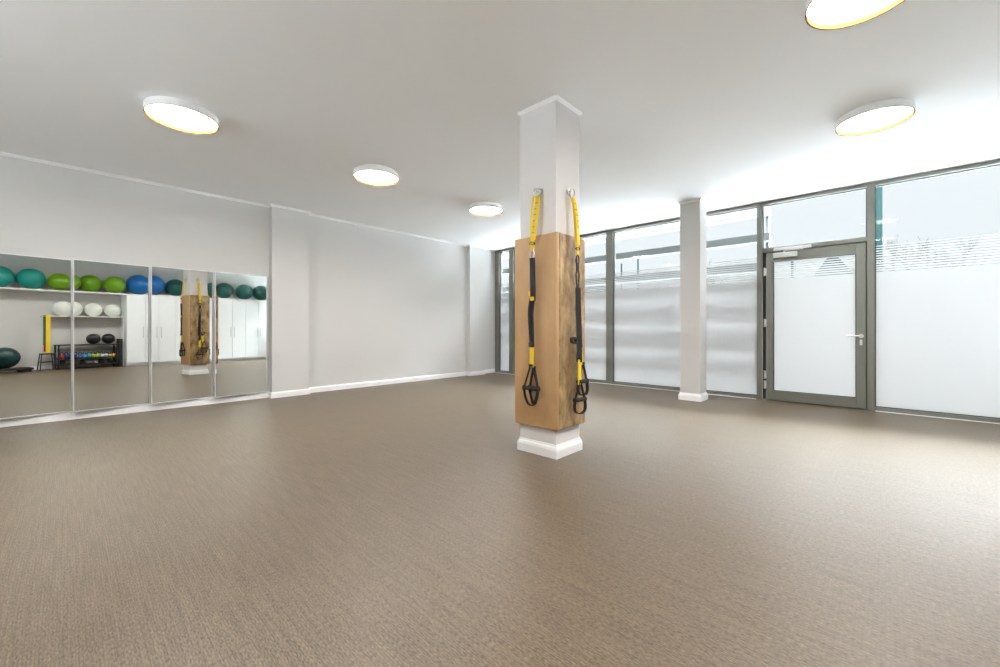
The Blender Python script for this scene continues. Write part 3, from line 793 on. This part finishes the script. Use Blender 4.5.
def tree(x, y, h, seed, label):
    rnd = random.Random(seed)
    t = thing('bare_tree', label, 'tree', (x, y, -0.13), 0, 'bare trees outside')
    tr = bmesh.new(); br = bmesh.new()
    tube(tr, smooth([(0, 0, 0), (0.05, 0, h * 0.25), (-0.03, 0.02, h * 0.5)]), h * 0.014, (1, 0, 0), seg=8)
    def grow(p, d, L, r, lv):
        q = p + d * L; m = (p + q) / 2 + Vector((rnd.uniform(-1, 1), rnd.uniform(-1, 1), rnd.uniform(-1, 1))) * L * 0.07
        tube(br, [p, m, q], r, (0.9, 0.3, 0.1), seg=5)
        if lv == 0: return
        for k in range(3):
            nd = (d + Vector((rnd.uniform(-0.8, 0.8), rnd.uniform(-0.8, 0.8), rnd.uniform(-0.15, 0.6)))).normalized()
            grow(p + d * L * rnd.uniform(0.55, 1.0), nd, L * rnd.uniform(0.6, 0.8), r * 0.6, lv - 1)
    for k in range(4):
        a = 2 * PI * k / 4 + rnd.uniform(-0.4, 0.4)
        grow(Vector((-0.03, 0.02, h * (0.42 + 0.02 * k))), Vector((math.cos(a) * 0.5, math.sin(a) * 0.5, 1)).normalized(), h * 0.22, h * 0.007, 3)
    obj('trunk', tr, M['bark'], t, True); obj('branches', br, M['bark'], t)
tree(-10.5, 36, 6.8, 3, 'bare twiggy tree outside, beside the plain column')
tree(1.2, 42, 8.6, 5, 'bare tree outside, right of the door')
tree(4.0, 46, 8.2, 9, 'bare tree outside, toward the right edge of the photo')

SKY_LOW = 0.308; SKY_HIGH = 43.0
# ------------------------------------------------------------------ sky
wd = bpy.data.worlds.new('World'); SC.world = wd; wd.use_nodes = True
nt = wd.node_tree; bg = nt.nodes['Background']
bg.inputs['Color'].default_value = (0.91, 0.955, 1.0, 1)
# overcast sky: darker toward the horizon, brightest overhead
tc = nt.nodes.new('ShaderNodeTexCoord'); sp = nt.nodes.new('ShaderNodeSeparateXYZ'); mr = nt.nodes.new('ShaderNodeMapRange')
mr.inputs['From Min'].default_value = 0.42; mr.inputs['From Max'].default_value = 0.92
mr.inputs['To Min'].default_value = SKY_LOW; mr.inputs['To Max'].default_value = SKY_HIGH
nt.links.new(tc.outputs['Generated'], sp.inputs[0]); nt.links.new(sp.outputs['Z'], mr.inputs['Value']); nt.links.new(mr.outputs[0], bg.inputs['Strength'])

# daylight portals (they only guide the sampling of the sky through the glass)
def portal(name, loc, rot, sx, sy):
    l = bpy.data.lights.new(name, 'AREA'); l.shape = 'RECTANGLE'; l.size = sx; l.size_y = sy
    o = bpy.data.objects.new(name, l); C.objects.link(o); o.location = loc; o.rotation_euler = rot
    l.cycles.is_portal = True
portal('daylight_portal', ((XL + XR) / 2, YW + 0.2, H / 2), (-PI / 2, 0, 0), XR - XL, H)
portal('daylight_portal', ((BX0 + BX1) / 2, YB - 0.25, 1.39), (PI / 2, 0, 0), BX1 - BX0, 2.6)

# ------------------------------------------------------------------ camera
cam = bpy.data.cameras.new('camera'); co = bpy.data.objects.new('camera', cam); C.objects.link(co)
co.location = (0, 0, 1.0); co.rotation_euler = (PI / 2, 0, math.radians(43.353))
cam.sensor_width = 36; cam.lens = 408.5 / 1000 * 36; cam.shift_y = -0.0044; cam.clip_start = 0.05; cam.clip_end = 400
SC.camera = co

vs = SC.view_settings
SC.display_settings.display_device = 'sRGB'
vs.view_transform = 'Standard'; vs.look = 'None'; vs.exposure = 1.72; vs.gamma = 1.0; vs.use_curve_mapping = False
cy = SC.cycles
cy.use_denoising = True
cy.max_bounces = 14; cy.diffuse_bounces = 8; cy.glossy_bounces = 6; cy.transparent_max_bounces = 24; cy.transmission_bounces = 8
cy.sample_clamp_indirect = 6
cy.caustics_reflective = False; cy.caustics_refractive = False
